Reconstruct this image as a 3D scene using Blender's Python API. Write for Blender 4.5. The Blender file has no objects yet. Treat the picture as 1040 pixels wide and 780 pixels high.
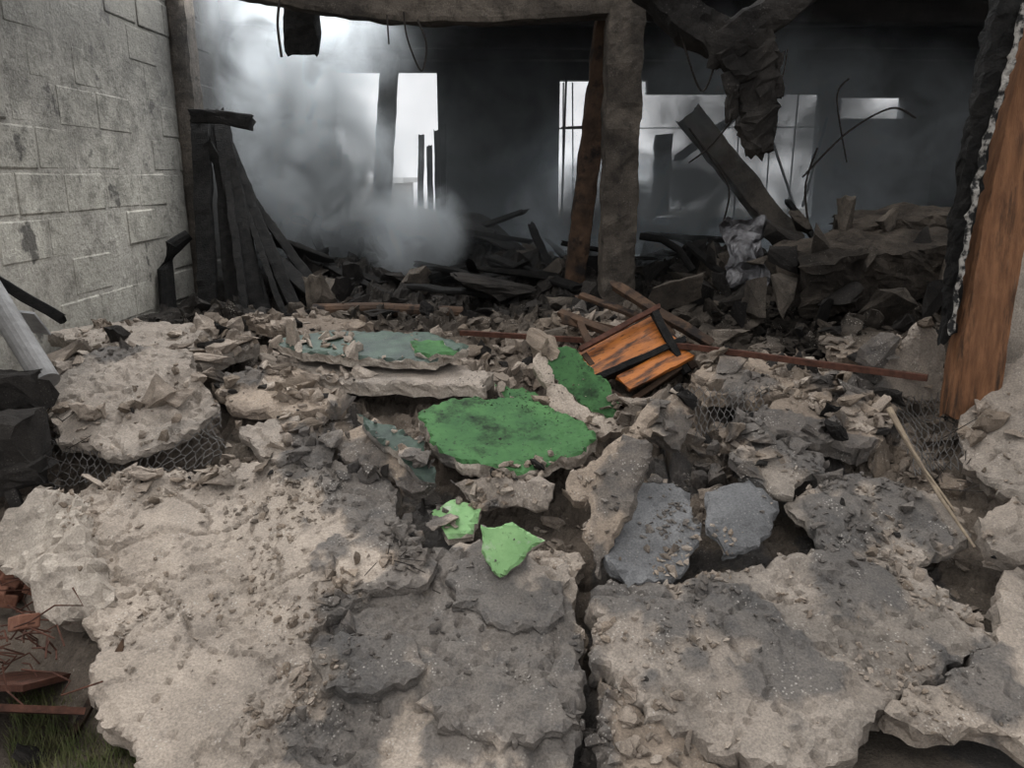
import bpy, bmesh, math, random
import numpy as np
from mathutils import Vector, Matrix, noise, Euler
from mathutils.geometry import delaunay_2d_cdt
from mathutils.bvhtree import BVHTree
random.seed(7)
R=random.random
def U(a,b): return a+(b-a)*R()
sc=bpy.context.scene
sc.view_settings.view_transform='Standard'; sc.view_settings.gamma=.92; sc.view_settings.exposure=.10
# ---------------------------------------------------------------- camera
CAMZ=1.7; PITCH=math.radians(14.7); F=800.0
cd=bpy.data.cameras.new('camera'); cam=bpy.data.objects.new('camera',cd); sc.collection.objects.link(cam)
cam.location=(0,0,CAMZ); cam.rotation_euler=(math.radians(90)-PITCH,0,0)
cd.sensor_width=36; cd.lens=36*F/1040; cd.clip_start=.05; cd.clip_end=200
sc.camera=cam
cp,sp=math.cos(PITCH),math.sin(PITCH)
def ray(px,py):
    u=(px-520)/F; v=(390-py)/F
    return Vector((u,cp+v*sp,-sp+v*cp))
def W(px,py,Y):
    d=ray(px,py); return Vector((0,0,CAMZ))+d*(Y/d.y)
def sst(a,b,x):
    t=max(0,min(1,(x-a)/(b-a))); return t*t*(3-2*t)
# ---------------------------------------------------------------- rubble slope, and image pixels projected onto it along camera rays
PY=[0,1.75,2.0,2.5,3.0,3.5,4.2,5,6,8,11]; PZ=[0,.02,.12,.30,.46,.62,.72,.80,.84,.8,.7]
MOUNDS=[(-1.9,7.4,.7,.5),(-.3,7.6,.8,.35),(1.7,6.6,.6,.35),(3.0,5.6,.8,.35),(2.3,5.0,.5,.15),(.4,6.6,.5,.2),(-1.3,6.4,.5,.22)]
def lerpt(x,X,Y):
    if x<=X[0]: return Y[0]
    for i in range(len(X)-1):
        if x<=X[i+1]:
            return Y[i]+(Y[i+1]-Y[i])*(x-X[i])/(X[i+1]-X[i])
    return Y[-1]
def Hp(x,y):
    z=lerpt(y,PY,PZ)
    for mx,my,r,h in MOUNDS:
        d=((x-mx)**2+(y-my)**2)/(r*r)
        if d<9: z+=h*math.exp(-d*1.3)
    return z
def P(px,py,lift=0.0):  # world point where the image pixel's camera ray meets the slope
    d=ray(px,py); o=Vector((0,0,CAMZ)); t=.8; prev=t
    while t<14:
        q=o+d*t
        if q.z<Hp(q.x,q.y)+lift:
            a,b=prev,t
            for _ in range(14):
                m=(a+b)/2; q=o+d*m
                if q.z<Hp(q.x,q.y)+lift: b=m
                else: a=m
            return o+d*b
        prev=t; t+=.05
    return o+d*t
def G0(px,py,z=0):
    d=ray(px,py); return Vector((0,0,CAMZ))+d*((z-CAMZ)/d.z)
SB=[(365,505,.20),(315,478,.12),(385,560,.13),(480,600,.22),(540,680,.24),(470,700,.2),(395,660,.16),(560,740,.2),(665,540,.16),(750,520,.12),
    (780,465,.16),(850,545,.14),(735,640,.13),(850,490,.16),(690,470,.12),(430,520,.14),(120,395,.12),(690,650,.1),(860,610,.12),(1000,400,.2),(905,520,.14),(620,620,.1),(350,440,.12),(860,420,.15),
    (360,740,.14),(790,700,.12),(1000,720,.12),(250,400,.1),(600,330,.15),(750,410,.12),(940,560,.08)]
SBW=[(P(a,b),r) for a,b,r in SB]
def sootf(x,y):
    n=noise.fractal(Vector((x*5,y*5,3.1)),.7,2.1,5)
    s=-1
    for c,r in SBW:
        d=math.hypot(x-c.x,(y-c.y))/r
        if d<2.4: s=max(s,1.15-d)
    return sst(-.12,.12,s+n*.95) if s>-1 else 0.0
def charf(x,y,z=0):
    return sst(4.5,5.5,y+.4*noise.noise(Vector((x*1.3,y*1.3,9)))+ .75*sst(.7,1.6,x)+.25*sst(-1.2,-2.2,x))
HOLES=[(180,462,.20,.28),(110,470,.14,.2),(60,468,.12,.15),(716,415,.10,.15),(950,445,.12,.2),(598,600,.045,.12),(597,650,.04,.12),(597,700,.04,.1),(600,560,.06,.12),(985,780,.3,.3),(880,785,.2,.2),
       (440,455,.05,.08),(625,445,.05,.1),(385,585,.05,.1),(345,405,.08,.1),(590,500,.05,.1),(985,600,.06,.1),(710,470,.06,.08)]
HW=[(P(a,b),r,d) for a,b,r,d in HOLES]
CLEAR=[(P(a,b,l),r) for a,b,l,r in [(120,395,.1,.24),(75,400,.1,.14),(175,385,.1,.14),(150,342,.1,.2),(330,345,.2,.22),(400,345,.2,.25),(450,350,.2,.12),(400,378,.15,.25),(460,378,.15,.15),(750,525,.05,.13),(665,535,.05,.16),(850,520,.05,.15),(920,520,.05,.12),
       (500,440,.1,.22),(550,445,.1,.18),(460,440,.1,.12),(400,450,.1,.12),(520,555,.1,.14),(462,530,.05,.1),(600,390,.1,.14),(800,430,.1,.12),(780,385,.1,.12),(280,440,.05,.12),(925,375,.1,.16),(1010,430,.1,.2),(560,370,.1,.1),(640,380,.1,.2)]]
GREENS=[(P(a,b,.13),r) for a,b,r in [(500,440,.24),(555,445,.17),(455,438,.14),(518,555,.13),(462,530,.09),(595,390,.12)]]
def holef(x,y):
    s=0
    for c,r,d in HW:
        q=((x-c.x)**2+(y-c.y)**2)/(r*r)
        if q<5: s+=d*math.exp(-q*1.5)
    return s
# ---------------------------------------------------------------- materials
def nt(m):
    m.use_nodes=True; t=m.node_tree; return t,t.nodes,t.links,t.nodes['Principled BSDF']
def mixc(n,l,fac,a,b,mode='MIX'):
    m=n.new('ShaderNodeMix'); m.data_type='RGBA'; m.blend_type=mode
    for s,v in ((0,fac),(6,a),(7,b)):
        if isinstance(v,bpy.types.NodeSocket): l.new(v,m.inputs[s])
        elif s==0: m.inputs[0].default_value=v
        else: m.inputs[s].default_value=(*v,1)
    return m.outputs[2]
def ramp(n,l,src,a,b,c0=0,c1=1):
    r=n.new('ShaderNodeMapRange'); r.inputs[1].default_value=a; r.inputs[2].default_value=b
    r.inputs[3].default_value=c0; r.inputs[4].default_value=c1; l.new(src,r.inputs[0]); return r.outputs[0]
def noiset(n,l,sc_,det=6,rough=.6,vec=None,dist=0):
    a=n.new('ShaderNodeTexNoise'); a.inputs['Scale'].default_value=sc_; a.inputs['Detail'].default_value=det
    a.inputs['Roughness'].default_value=rough; a.inputs['Distortion'].default_value=dist
    if vec: l.new(vec,a.inputs['Vector'])
    return a.outputs[0]
def math_(n,l,op,a,b=None):
    m=n.new('ShaderNodeMath'); m.operation=op
    for i,v in enumerate((a,b)):
        if v is None: continue
        if isinstance(v,(int,float)): m.inputs[i].default_value=v
        else: l.new(v,m.inputs[i])
    return m.outputs[0]
def M_concrete(name,light,mid,dark,sootc=(.078,.077,.078),speck=.5,bump=.55,usesoot=True,scale=1.0,mott=.5):
    m=bpy.data.materials.new(name); t,n,l,b=nt(m)
    pos=n.new('ShaderNodeNewGeometry').outputs['Position']
    big=noiset(n,l,2.6*scale,5,.6,pos); med=noiset(n,l,14*scale,8,.7,pos); fine=noiset(n,l,130*scale,5,.7,pos); grit=noiset(n,l,420,3,.6,pos)
    wide=noiset(n,l,1.3*scale,6,.65,pos,.6)
    c=mixc(n,l,ramp(n,l,big,.38,.62),mid,light)
    c=mixc(n,l,ramp(n,l,wide,.48,.66,0,.75),c,dark)
    c=mixc(n,l,ramp(n,l,med,.50,.72,0,mott),c,dark)
    if usesoot:
        at=n.new('ShaderNodeAttribute'); at.attribute_name='soot'
        s=math_(n,l,'MULTIPLY',at.outputs['Fac'],ramp(n,l,med,.25,.6,.92,.6))
        c=mixc(n,l,s,c,sootc)
        at2=n.new('ShaderNodeAttribute'); at2.attribute_name='char'
        c=mixc(n,l,math_(n,l,'MULTIPLY',at2.outputs['Fac'],ramp(n,l,med,.4,.75,.97,.7)),c,(.016,.015,.014))
    v=n.new('ShaderNodeTexVoronoi'); v.inputs['Scale'].default_value=75; l.new(pos,v.inputs['Vector'])
    sp1=math_(n,l,'MULTIPLY',math_(n,l,'LESS_THAN',v.outputs['Distance'],.25),ramp(n,l,noiset(n,l,9,3,.6,pos),.52,.62,0,speck))
    c=mixc(n,l,sp1,c,(.50,.47,.43))
    c=mixc(n,l,1.0,c,mixc(n,l,ramp(n,l,fine,.3,.7),(.66,.66,.66),(1.27,1.26,1.24)),'MULTIPLY')
    l.new(c,b.inputs['Base Color']); b.inputs['Roughness'].default_value=.93; b.inputs['Specular IOR Level'].default_value=.15
    h=math_(n,l,'ADD',math_(n,l,'MULTIPLY',med,.8),math_(n,l,'ADD',math_(n,l,'MULTIPLY',fine,.4),math_(n,l,'MULTIPLY',grit,.14)))
    h=math_(n,l,'ADD',h,math_(n,l,'MULTIPLY',sp1,.15))
    bp=n.new('ShaderNodeBump'); bp.inputs['Strength'].default_value=bump; bp.inputs['Distance'].default_value=.03
    l.new(h,bp.inputs['Height']); l.new(bp.outputs[0],b.inputs['Normal'])
    return m
def M_simple(name,c1,c2,scale=8,rough=.8,metal=0,bump=.3,stretch=None,th=(.35,.65),spec=.3,extra=None):
    m=bpy.data.materials.new(name); t,n,l,b=nt(m)
    pos=n.new('ShaderNodeNewGeometry').outputs['Position'] if stretch is None else n.new('ShaderNodeTexCoord').outputs['Object']
    if stretch:
        mp=n.new('ShaderNodeMapping'); mp.inputs['Scale'].default_value=stretch; l.new(pos,mp.inputs['Vector']); pos=mp.outputs[0]
    a=noiset(n,l,scale,8,.65,pos); c=mixc(n,l,ramp(n,l,a,*th),c1,c2)
    for e_ in (extra or []):
        e=noiset(n,l,e_[1],6,.7,pos); c=mixc(n,l,ramp(n,l,e,e_[2],e_[2]+.12,0,e_[3]),c,e_[0])
    l.new(c,b.inputs['Base Color']); b.inputs['Roughness'].default_value=rough; b.inputs['Metallic'].default_value=metal
    b.inputs['Specular IOR Level'].default_value=spec
    bp=n.new('ShaderNodeBump'); bp.inputs['Strength'].default_value=bump; bp.inputs['Distance'].default_value=.02
    l.new(noiset(n,l,scale*5,6,.7,pos),bp.inputs['Height']); l.new(bp.outputs[0],b.inputs['Normal'])
    return m
m_conc=M_concrete('concrete_dusty',(.42,.362,.308),(.33,.284,.24),(.17,.150,.132))
m_conc_mid=M_concrete('concrete_weathered',(.34,.298,.258),(.26,.226,.195),(.13,.118,.106))
m_conc_pale=M_concrete('concrete_pale',(.47,.42,.365),(.36,.315,.27),(.20,.177,.155))
m_conc_tan=M_concrete('concrete_tan',(.35,.29,.235),(.255,.21,.17),(.13,.107,.09))
m_chunk=M_concrete('chunk_dusty',(.35,.297,.25),(.235,.198,.165),(.11,.095,.082),scale=1.5)
m_chunk2=M_concrete('chunk_brown',(.27,.22,.175),(.18,.148,.12),(.08,.068,.058),scale=1.5)
m_conc_grey=M_concrete('concrete_grey',(.21,.21,.212),(.145,.146,.15),(.085,.085,.087),usesoot=False,speck=.2)
m_conc_dark=M_concrete('concrete_charred',(.05,.045,.041),(.024,.022,.021),(.010,.010,.010),usesoot=False,speck=.1,bump=.8)
m_conc_smk=M_concrete('concrete_smoked',(.155,.133,.112),(.075,.065,.056),(.026,.024,.022),usesoot=False,speck=.15,bump=.9,mott=.85)
m_block_d=M_concrete('concrete_burnt_block',(.11,.093,.078),(.05,.043,.037),(.014,.013,.012),usesoot=False,speck=.15,bump=.9,mott=.85)
m_dirt=M_concrete('rubble_dirt',(.24,.20,.165),(.15,.126,.104),(.06,.052,.045),speck=.3,bump=.9)
m_under=M_simple('slab_underside',(.09,.076,.063),(.20,.172,.148),12)
m_green=M_simple('green_floor_paint',(.072,.165,.062),(.042,.10,.042),5,.75,0,.2,None,(.35,.65),.15,[((.02,.025,.02),45,.56,.9),((.012,.017,.012),3.5,.52,.85)])
m_greenb=M_simple('green_floor_paint_clean',(.23,.38,.18),(.155,.28,.125),9,.7,0,.2,None,(.35,.65),.15,[((.06,.10,.05),50,.58,.7),((.36,.38,.32),11,.55,.8)])
m_greend=M_simple('green_floor_paint_sooty',(.055,.085,.062),(.028,.04,.034),9,.6,0,.3,None,(.35,.65),.35,[((.13,.14,.125),30,.60,.6)])
m_black=M_simple('charred_wood',(.004,.004,.004),(.018,.0165,.015),20,.85,0,.9,(1,1,1))
m_brownw=M_simple('scorched_wood',(.035,.022,.015),(.10,.06,.037),6,.8,0,.5,(1,1,1),(.35,.65),.3,[((.008,.007,.007),5,.5,.9)])
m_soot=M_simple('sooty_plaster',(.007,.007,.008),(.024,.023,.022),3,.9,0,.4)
m_rust=M_simple('rusty_steel',(.05,.025,.018),(.12,.055,.038),25,.7,.4,.3)
m_wire=M_simple('burnt_wire',(.02,.018,.016),(.06,.05,.045),30,.6,.6,.2)
m_orange=M_simple('varnished_orange_wood',(.42,.15,.03),(.22,.07,.016),2.2,.32,0,.15,(2,12,12),(.35,.65),.5,[((.02,.010,.006),1.3,.50,.95),((.012,.009,.008),6,.55,.95)])
m_metal=M_simple('crumpled_metal',(.22,.22,.23),(.06,.055,.055),12,.45,.6,.5)
m_pipe=M_simple('grey_pipe',(.24,.235,.23),(.15,.145,.14),9,.7,0,.3)
m_white=M_simple('white_sheet',(.5,.5,.5),(.3,.3,.31),9,.7,0,.3)
m_flake=M_simple('flaked_paint',(.40,.38,.35),(.02,.02,.02),22,.8,0,.8,None,(.45,.55))
m_grass=M_simple('grass',(.10,.13,.045),(.17,.16,.08),12,.7,0,.1)
m_soil=M_simple('soil',(.07,.058,.045),(.13,.11,.09),6,.95,0,.8)
m_bamboo=M_simple('dry_cane',(.26,.21,.15),(.13,.10,.075),14,.7,0,.3)
m_out=M_simple('painted_render',(.85,.85,.84),(.75,.75,.74),2,.9,0,.1)
m_brick=M_simple('red_brick',(.16,.07,.045),(.25,.13,.09),20,.9,0,.5)
m_wiregrey=M_simple('galvanised_wire',(.12,.112,.105),(.045,.042,.04),30,.6,.3,.2)
# ---------------------------------------------------------------- builder
class MB:
    def __init__(s): s.v=[]; s.f=[]; s.m=[]
    def add(s,vs,fs,mi=0):
        o=len(s.v); s.v.extend([tuple(q) for q in vs]); s.f.extend([tuple(i+o for i in f) for f in fs]); s.m.extend([mi]*len(fs))
    def box(s,c,sx,sy,sz,M=None,mi=0):
        M=M or Matrix.Identity(3); c=Vector(c)
        vs=[c+M@Vector((x*sx/2,y*sy/2,z*sz/2)) for x in(-1,1) for y in(-1,1) for z in(-1,1)]
        s.add(vs,[(0,1,3,2),(4,6,7,5),(0,4,5,1),(2,3,7,6),(0,2,6,4),(1,5,7,3)],mi)
    def tube(s,pts,r,n=8,mi=0,cap=True):
        pts=[Vector(p) for p in pts]; vs=[]; up=Vector((.13,.31,.94))
        for i,p in enumerate(pts):
            d=(pts[min(i+1,len(pts)-1)]-pts[max(i-1,0)]).normalized()
            a=d.cross(up); a=a.normalized() if a.length>.05 else d.cross(Vector((1,0,0))).normalized(); b=d.cross(a)
            rr=r[i] if isinstance(r,(list,tuple)) else r
            for k in range(n):
                an=2*math.pi*k/n; vs.append(p+a*math.cos(an)*rr+b*math.sin(an)*rr)
        fs=[(i*n+k,i*n+(k+1)%n,(i+1)*n+(k+1)%n,(i+1)*n+k) for i in range(len(pts)-1) for k in range(n)]
        if cap: fs+=[tuple(range(n))[::-1],tuple((len(pts)-1)*n+k for k in range(n))]
        s.add(vs,fs,mi)
    def beam(s,pts,w,h,rough=.01,seg=.05,side=None,mi=0,fr=7,taper=None,endj=.04,ns=5,cr_=.93):
        pts=[Vector(p) for p in pts]; path=[]
        for i in range(len(pts)-1):
            L=(pts[i+1]-pts[i]).length; k=max(1,int(L/seg))
            for j in range(k): path.append(pts[i].lerp(pts[i+1],j/k))
        path.append(pts[-1])
        for _ in range(3):
            path=[path[0]]+[(path[i-1]+path[i]*2+path[i+1])/4 for i in range(1,len(path)-1)]+[path[-1]]
        side=Vector(side) if side else Vector((1,0,0)); off=Vector((U(0,50),U(0,50),U(0,50)))
        per=[]
        for k in range(ns): per.append((-1+2*k/ns,-1))
        for k in range(ns): per.append((1,-1+2*k/ns))
        for k in range(ns): per.append((1-2*k/ns,1))
        for k in range(ns): per.append((-1,1-2*k/ns))
        n=len(per); vs=[]; T=len(path)
        for i,p in enumerate(path):
            d=(path[min(i+1,T-1)]-path[max(i-1,0)]).normalized()
            a=(side-d*side.dot(d)).normalized(); b=d.cross(a)
            tp=1 if taper is None else 1+(taper-1)*i/(T-1)
            for (x,y) in per:
                cr=cr_ if abs(x)>.9 and abs(y)>.9 else 1
                q=p+a*x*w/2*tp*cr+b*y*h/2*tp*cr
                q=q+noise.noise_vector(q*fr+off)*rough+noise.noise_vector(q*fr*4+off)*rough*.45
                if i==0: q-=d*endj*abs(noise.noise(q*25))*2
                if i==T-1: q+=d*endj*abs(noise.noise(q*25))*2
                vs.append(q)
        fs=[(i*n+k,i*n+(k+1)%n,(i+1)*n+(k+1)%n,(i+1)*n+k) for i in range(T-1) for k in range(n)]
        fs+=[tuple(range(n))[::-1],tuple((T-1)*n+k for k in range(n))]
        s.add(vs,fs,mi)
    def obj(s,name,mats,smooth=False,attrs=False,recenter=True,bevel=0):
        V=np.array(s.v,dtype=float); c=(V.min(0)+V.max(0))/2 if recenter else np.zeros(3)
        me=bpy.data.meshes.new(name); me.from_pydata((V-c).tolist(),[],s.f)
        for m in (mats if isinstance(mats,(list,tuple)) else [mats]): me.materials.append(m)
        me.polygons.foreach_set('material_index',s.m)
        if smooth: me.polygons.foreach_set('use_smooth',[True]*len(s.f))
        if attrs:
            for nm,fn in (('soot',lambda q:sootf(q[0],q[1])),('char',lambda q:charf(*q))):
                a=me.attributes.new(nm,'FLOAT','POINT'); a.data.foreach_set('value',[fn(q) for q in s.v])
        me.update(); o=bpy.data.objects.new(name,me); o.location=c.tolist(); sc.collection.objects.link(o)
        if bevel:
            b=o.modifiers.new('b','BEVEL'); b.width=bevel; b.segments=2
        return o
BV=[];BF=[]
def collect(mb):
    o=len(BV); BV.extend(mb.v); BF.extend([tuple(i+o for i in f) for f in mb.f])
# ---------------------------------------------------------------- rubble terrain
def facets(x,y,scale,seed):
    p=Vector((x*scale,y*scale,seed)); d,pts=noise.voronoi(p)
    q=pts[0]; r=noise.cell_vector(q*7.31+Vector((seed,3,5)))
    return (r.x-.5)*1.0+((p.x-q.x)*(r.y-.5)+(p.y-q.y)*(r.z-.5))*1.8 - (0.5 if d[1]-d[0]<.06 else 0)
def Ht(x,y):
    k=sst(2.85,3.3,y); z=Hp(x,y)-.11*(1-k)-.03*k
    amp=.35+.65*k
    z+=amp*(.06*facets(x,y,4.5,1.5)+.028*facets(x,y,13,7.7)+.04*noise.fractal(Vector((x*2.2,y*2.2,0)),.8,2,4))
    z+=.009*noise.fractal(Vector((x*28,y*28,4)),.6,2,3)
    z-=holef(x,y)
    e=lerpt(y,[1.5,1.9,2.9,3.3],[-1.0,-1.05,-1.9,-2.6]); mk=sst(e-.2,e+.0,x)
    z=z*mk+(1-mk)*(.015+.02*noise.noise(Vector((x*6,y*6,1))))
    f=sst(1.6,1.95,y); z=z*f+(1-f)*.015
    return max(z,.004)
ys=[];y=1.2
while y<10.45: ys.append(y); y+=.016 if y<3.8 else (.02 if y<5.2 else .05)
xs=[];x=-2.52
while x<5.35: xs.append(x); x+=.016 if x<2.7 else .05
mb=MB(); nx=len(xs)
vs=[(x,y,Ht(x,y)) for y in ys for x in xs]
fs=[(j*nx+i,j*nx+i+1,(j+1)*nx+i+1,(j+1)*nx+i) for j in range(len(ys)-1) for i in range(nx-1)]
mb.add(vs,fs); collect(mb); mb.obj('rubble_heap',m_dirt,attrs=True,recenter=False)
# ---------------------------------------------------------------- slabs
def slab(name,outline,thick=.08,mat=m_conc,top=None,lift=.03,res=.022,jag=.022,bumpy=.012,step=.012,cracks=True,under=m_under):
    pts=[P(q[0],q[1],(q[2] if len(q)>2 else 0)+lift) for q in outline]
    A=np.array([p[:] for p in pts]); c=A.mean(0)
    u_,s_,vt=np.linalg.svd(A-c); nrm=Vector(vt[2])
    if nrm.z<0: nrm=-nrm
    ex=Vector((1,0,0)); ex=(ex-nrm*ex.dot(nrm)).normalized(); ey=nrm.cross(ex); c=Vector(c)
    P2=[((p-c).dot(ex),(p-c).dot(ey)) for p in pts]
    ar=sum(P2[i][0]*P2[(i+1)%len(P2)][1]-P2[(i+1)%len(P2)][0]*P2[i][1] for i in range(len(P2)))
    if ar<0: P2=P2[::-1]
    off=U(0,90); bd=[]
    for i in range(len(P2)):
        a=Vector(P2[i]); b=Vector(P2[(i+1)%len(P2)]); L=(b-a).length; k=max(1,int(L/res)); d=(b-a)/max(L,1e-5); nn=Vector((d.y,-d.x))
        for j in range(k):
            q=a.lerp(b,j/k); w=noise.fractal(Vector((q.x*7+off,q.y*7,off)),.7,2,4)
            bd.append(q+nn*jag*1.6*w)
    n0=len(bd); ed=[(i,(i+1)%n0) for i in range(n0)]
    ys_=[q.y for q in bd]; inn=[]
    poly=bd
    yy=min(ys_)
    while yy<max(ys_):
        cr=[]
        for i in range(n0):
            a=poly[i]; b=poly[(i+1)%n0]
            if (a.y>yy)!=(b.y>yy): cr.append(a.x+(yy-a.y)*(b.x-a.x)/(b.y-a.y))
        cr.sort()
        for k in range(0,len(cr)-1,2):
            x=cr[k]+res*.6
            while x<cr[k+1]-res*.5:
                inn.append(Vector((x+U(-.3,.3)*res,yy+U(-.3,.3)*res))); x+=res
        yy+=res
    vo,eo,fo,_,_,_=delaunay_2d_cdt(bd+inn,ed,[],1,1e-5)
    cnt={}
    for f in fo:
        for i in range(len(f)):
            a,b=f[i],f[(i+1)%len(f)]; cnt[(a,b)]=1
    bed=[e for e in cnt if (e[1],e[0]) not in cnt]
    bset=set(i for e in bed for i in e)
    tv=[];bv=[]
    for i,q in enumerate(vo):
        w=c+ex*q.x+ey*q.y
        gr=sst(-.1,.25,noise.noise(Vector((w.x*1.9,w.y*1.9,off+2))))
        h=bumpy*1.4*noise.fractal(Vector((w.x*2.4,w.y*2.4,off)),.8,2,2)+bumpy*(.10+.5*gr)*noise.fractal(Vector((w.x*19,w.y*19,off)),.6,2,4)
        if step: h+=step*sootf(w.x,w.y)
        if step:
            s2=noise.fractal(Vector((w.x*2.3,w.y*2.3,off+5)),.8,2,5); h-=step*1.1*sst(.18,.24,s2)
            s3=noise.fractal(Vector((w.x*4.3,w.y*4.3,off+15)),.7,2,5); h-=step*.8*sst(.30,.34,s3)
        if cracks:
            wp=Vector((w.x*2.6+.35*noise.noise(w*5),w.y*2.6+.35*noise.noise(w*5+Vector((9,9,9))),off)); d,_p=noise.voronoi(wp)
            h-=.016*(1-sst(.005,.035,d[1]-d[0]))
        if i in bset: h-=U(.0,.018)
        tv.append(w+nrm*h); bv.append(w-nrm*(thick*(1+.3*noise.noise(w*6))))
    m=MB(); nv=len(tv)
    m.add(tv+bv,fo,0)
    m.f.extend([tuple(i+nv for i in f[::-1]) for f in fo]); m.m.extend([2]*len(fo))
    mid={}
    for lv,tt in ((0,.33),(1,.7)):
        for i in bset:
            p=tv[i].lerp(bv[i],tt); p=p+noise.noise_vector(p*14)*thick*.28+noise.noise_vector(p*45)*.008
            mid[(lv,i)]=len(m.v); m.v.append(tuple(p))
    for a,b in bed:
        for q in ((a,mid[(0,a)],mid[(0,b)],b),(mid[(0,a)],mid[(1,a)],mid[(1,b)],mid[(0,b)]),(mid[(1,a)],a+nv,b+nv,mid[(1,b)])):
            m.f.append(q); m.m.append(1)
    collect(m)
    return m.obj(name,[top or mat,mat,under],attrs=True)
BS='broken_concrete_slab'
slab(BS,[(72,502),(130,478),(215,470),(330,470),(400,495),(418,545),(395,590),(335,625),(308,680),(300,740),(305,800),(150,785),(95,725),(88,640),(80,560)],.10,lift=.045,res=.014,bumpy=.014,jag=.028)
slab(BS,[(432,560),(500,548),(588,560),(588,640),(584,800),(440,800),(270,800),(270,690),(320,630),(390,590)],.10,lift=.032,res=.016,mat=m_conc)
slab(BS,[(604,600),(650,592),(720,582),(800,562),(880,562),(935,575),(990,610),(998,650),(960,685),(893,715),(868,765),(800,776),(740,768),(690,735),(640,700),(604,668)],.11,lift=.07,res=.016,mat=m_conc_mid,jag=.03)
slab(BS,[(900,718),(965,690),(1010,640),(1030,580),(1080,570),(1080,765),(1020,752),(950,742)],.09,lift=.08,res=.02,mat=m_conc)
slab(BS,[(606,685),(640,712),(690,745),(735,778),(770,800),(608,800)],.08,lift=.02,mat=m_conc_tan)
slab('screed_fragment',[(625,515),(660,485),(700,500),(710,545),(695,580),(640,594),(614,565)],.05,mat=m_conc_grey,lift=.08,step=0.01,cracks=False,bumpy=.012,jag=.02)
slab('screed_fragment',[(716,497),(760,488),(792,512),(772,550),(737,564),(722,530)],.04,mat=m_conc_grey,lift=.10,step=0.01,cracks=False,bumpy=.012,jag=.02)
slab('screed_fragment',[(740,455),(800,440),(835,470),(800,500),(750,488)],.04,mat=m_conc_mid,lift=.09,step=0.01,cracks=False,bumpy=.012,jag=.03)
slab(BS,[(40,375,.1),(110,348,.16),(185,352,.16),(218,405,.1),(195,435,.05),(120,462,.04),(62,445,.05),(35,402,.07)],.07,lift=.06,mat=m_conc_mid,res=.018,bumpy=.02)
slab(BS,[(50,335),(130,322),(220,328),(262,345),(205,368),(110,355)],.08,lift=.14,mat=m_conc_mid)
slab(BS,[(335,440,.06),(380,425,.1),(440,488,.03),(418,500,.0),(350,472,.0)],.05,lift=.07,mat=m_conc_tan)
slab(BS,[(720,450),(790,405),(870,400),(905,425),(880,462),(800,440)],.07,lift=.12,mat=m_conc_tan)
slab(BS,[(800,505),(870,478),(955,500),(992,545),(920,570),(850,556)],.06,lift=.08,mat=m_conc_mid)
slab(BS,[(990,520),(1060,500),(1060,560),(1010,562)],.09,lift=.12,mat=m_conc)
slab('broken_plaster_slab',[(-10,530,.0),(30,488,.06),(72,502,.08),(92,560,.04),(108,612,.0),(60,632,-.1),(25,600,-.12),(-10,570,-.1)],.11,lift=.05,mat=m_conc_pale,bumpy=.045,step=0.02)
slab(BS,[(632,440,.28),(660,450,.28),(640,505,.15),(604,585,.0),(592,540,.04),(606,485,.16)],.05,lift=.06,mat=m_conc_tan,step=0,cracks=False)
slab(BS,[(568,500,.05),(640,428,.2),(670,406,.22),(655,440,.18),(598,515,.04)],.05,lift=.05,mat=m_conc_tan,step=0,cracks=False)
slab(BS,[(890,405,.06),(962,408,.04),(968,348,.32),(935,332,.36),(898,365,.25)],.07,lift=.04,mat=m_conc,step=0.01,cracks=False)
slab(BS,[(968,405,.12),(1000,368,.3),(1060,345,.36),(1070,520,.08),(1015,502,.02),(975,460,.04)],.11,lift=.08,mat=m_conc_mid,bumpy=.03,cracks=False)
slab(BS,[(215,385),(270,372),(330,380),(345,410),(290,420),(235,410)],.06,lift=.08,mat=m_conc_tan)
slab(BS,[(240,430),(300,420),(345,445),(330,470),(270,468)],.06,lift=.07,mat=m_conc_mid)
slab(BS,[(830,335),(900,325),(960,340),(930,362),(850,362)],.08,lift=.1,mat=m_conc_tan)
slab(BS,[(700,375),(760,358),(840,368),(850,392),(780,402),(720,400)],.07,lift=.11,mat=m_conc_tan)
slab(BS,[(330,560),(380,540),(440,555),(432,590),(395,600),(350,590)],.04,lift=.08,mat=m_conc)
slab(BS,[(315,668),(350,650),(420,655),(428,680),(370,706),(325,700)],.035,lift=.072,mat=m_conc_mid,cracks=False,jag=.03)
slab(BS,[(432,705),(480,690),(560,700),(590,735),(540,755),(460,750)],.03,lift=.058,mat=m_conc,cracks=False,jag=.035)
slab(BS,[(450,575),(500,562),(575,572),(575,625),(520,640),(460,615)],.03,lift=.058,mat=m_conc_mid,cracks=False,jag=.035)
slab(BS,[(850,400),(900,382),(915,420),(885,440),(850,430)],.06,lift=.14,mat=m_conc)
slab(BS,[(560,315),(640,322),(700,335),(690,352),(600,348)],.06,lift=.1,mat=m_conc_tan)
slab(BS,[(250,318),(330,318),(380,326),(330,336),(260,332)],.06,lift=.12,mat=m_conc_tan)
slab(BS,[(650,415,.2),(690,395,.2),(712,425,.12),(690,455,.05),(655,445,.08)],.05,lift=.05,mat=m_conc_tan,cracks=False)
slab(BS,[(455,490,.0),(505,482,.08),(560,492,.1),(548,512,.02),(490,516,-.02)],.05,lift=.06,mat=m_conc_mid,cracks=False)
GS='green_floor_slab'
slab(GS,[(272,345),(340,335),(430,337),(474,350),(440,366),(360,363),(300,355)],.05,mat=m_conc_pale,top=m_greend,lift=.21,step=0,cracks=False,bumpy=.006)
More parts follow.
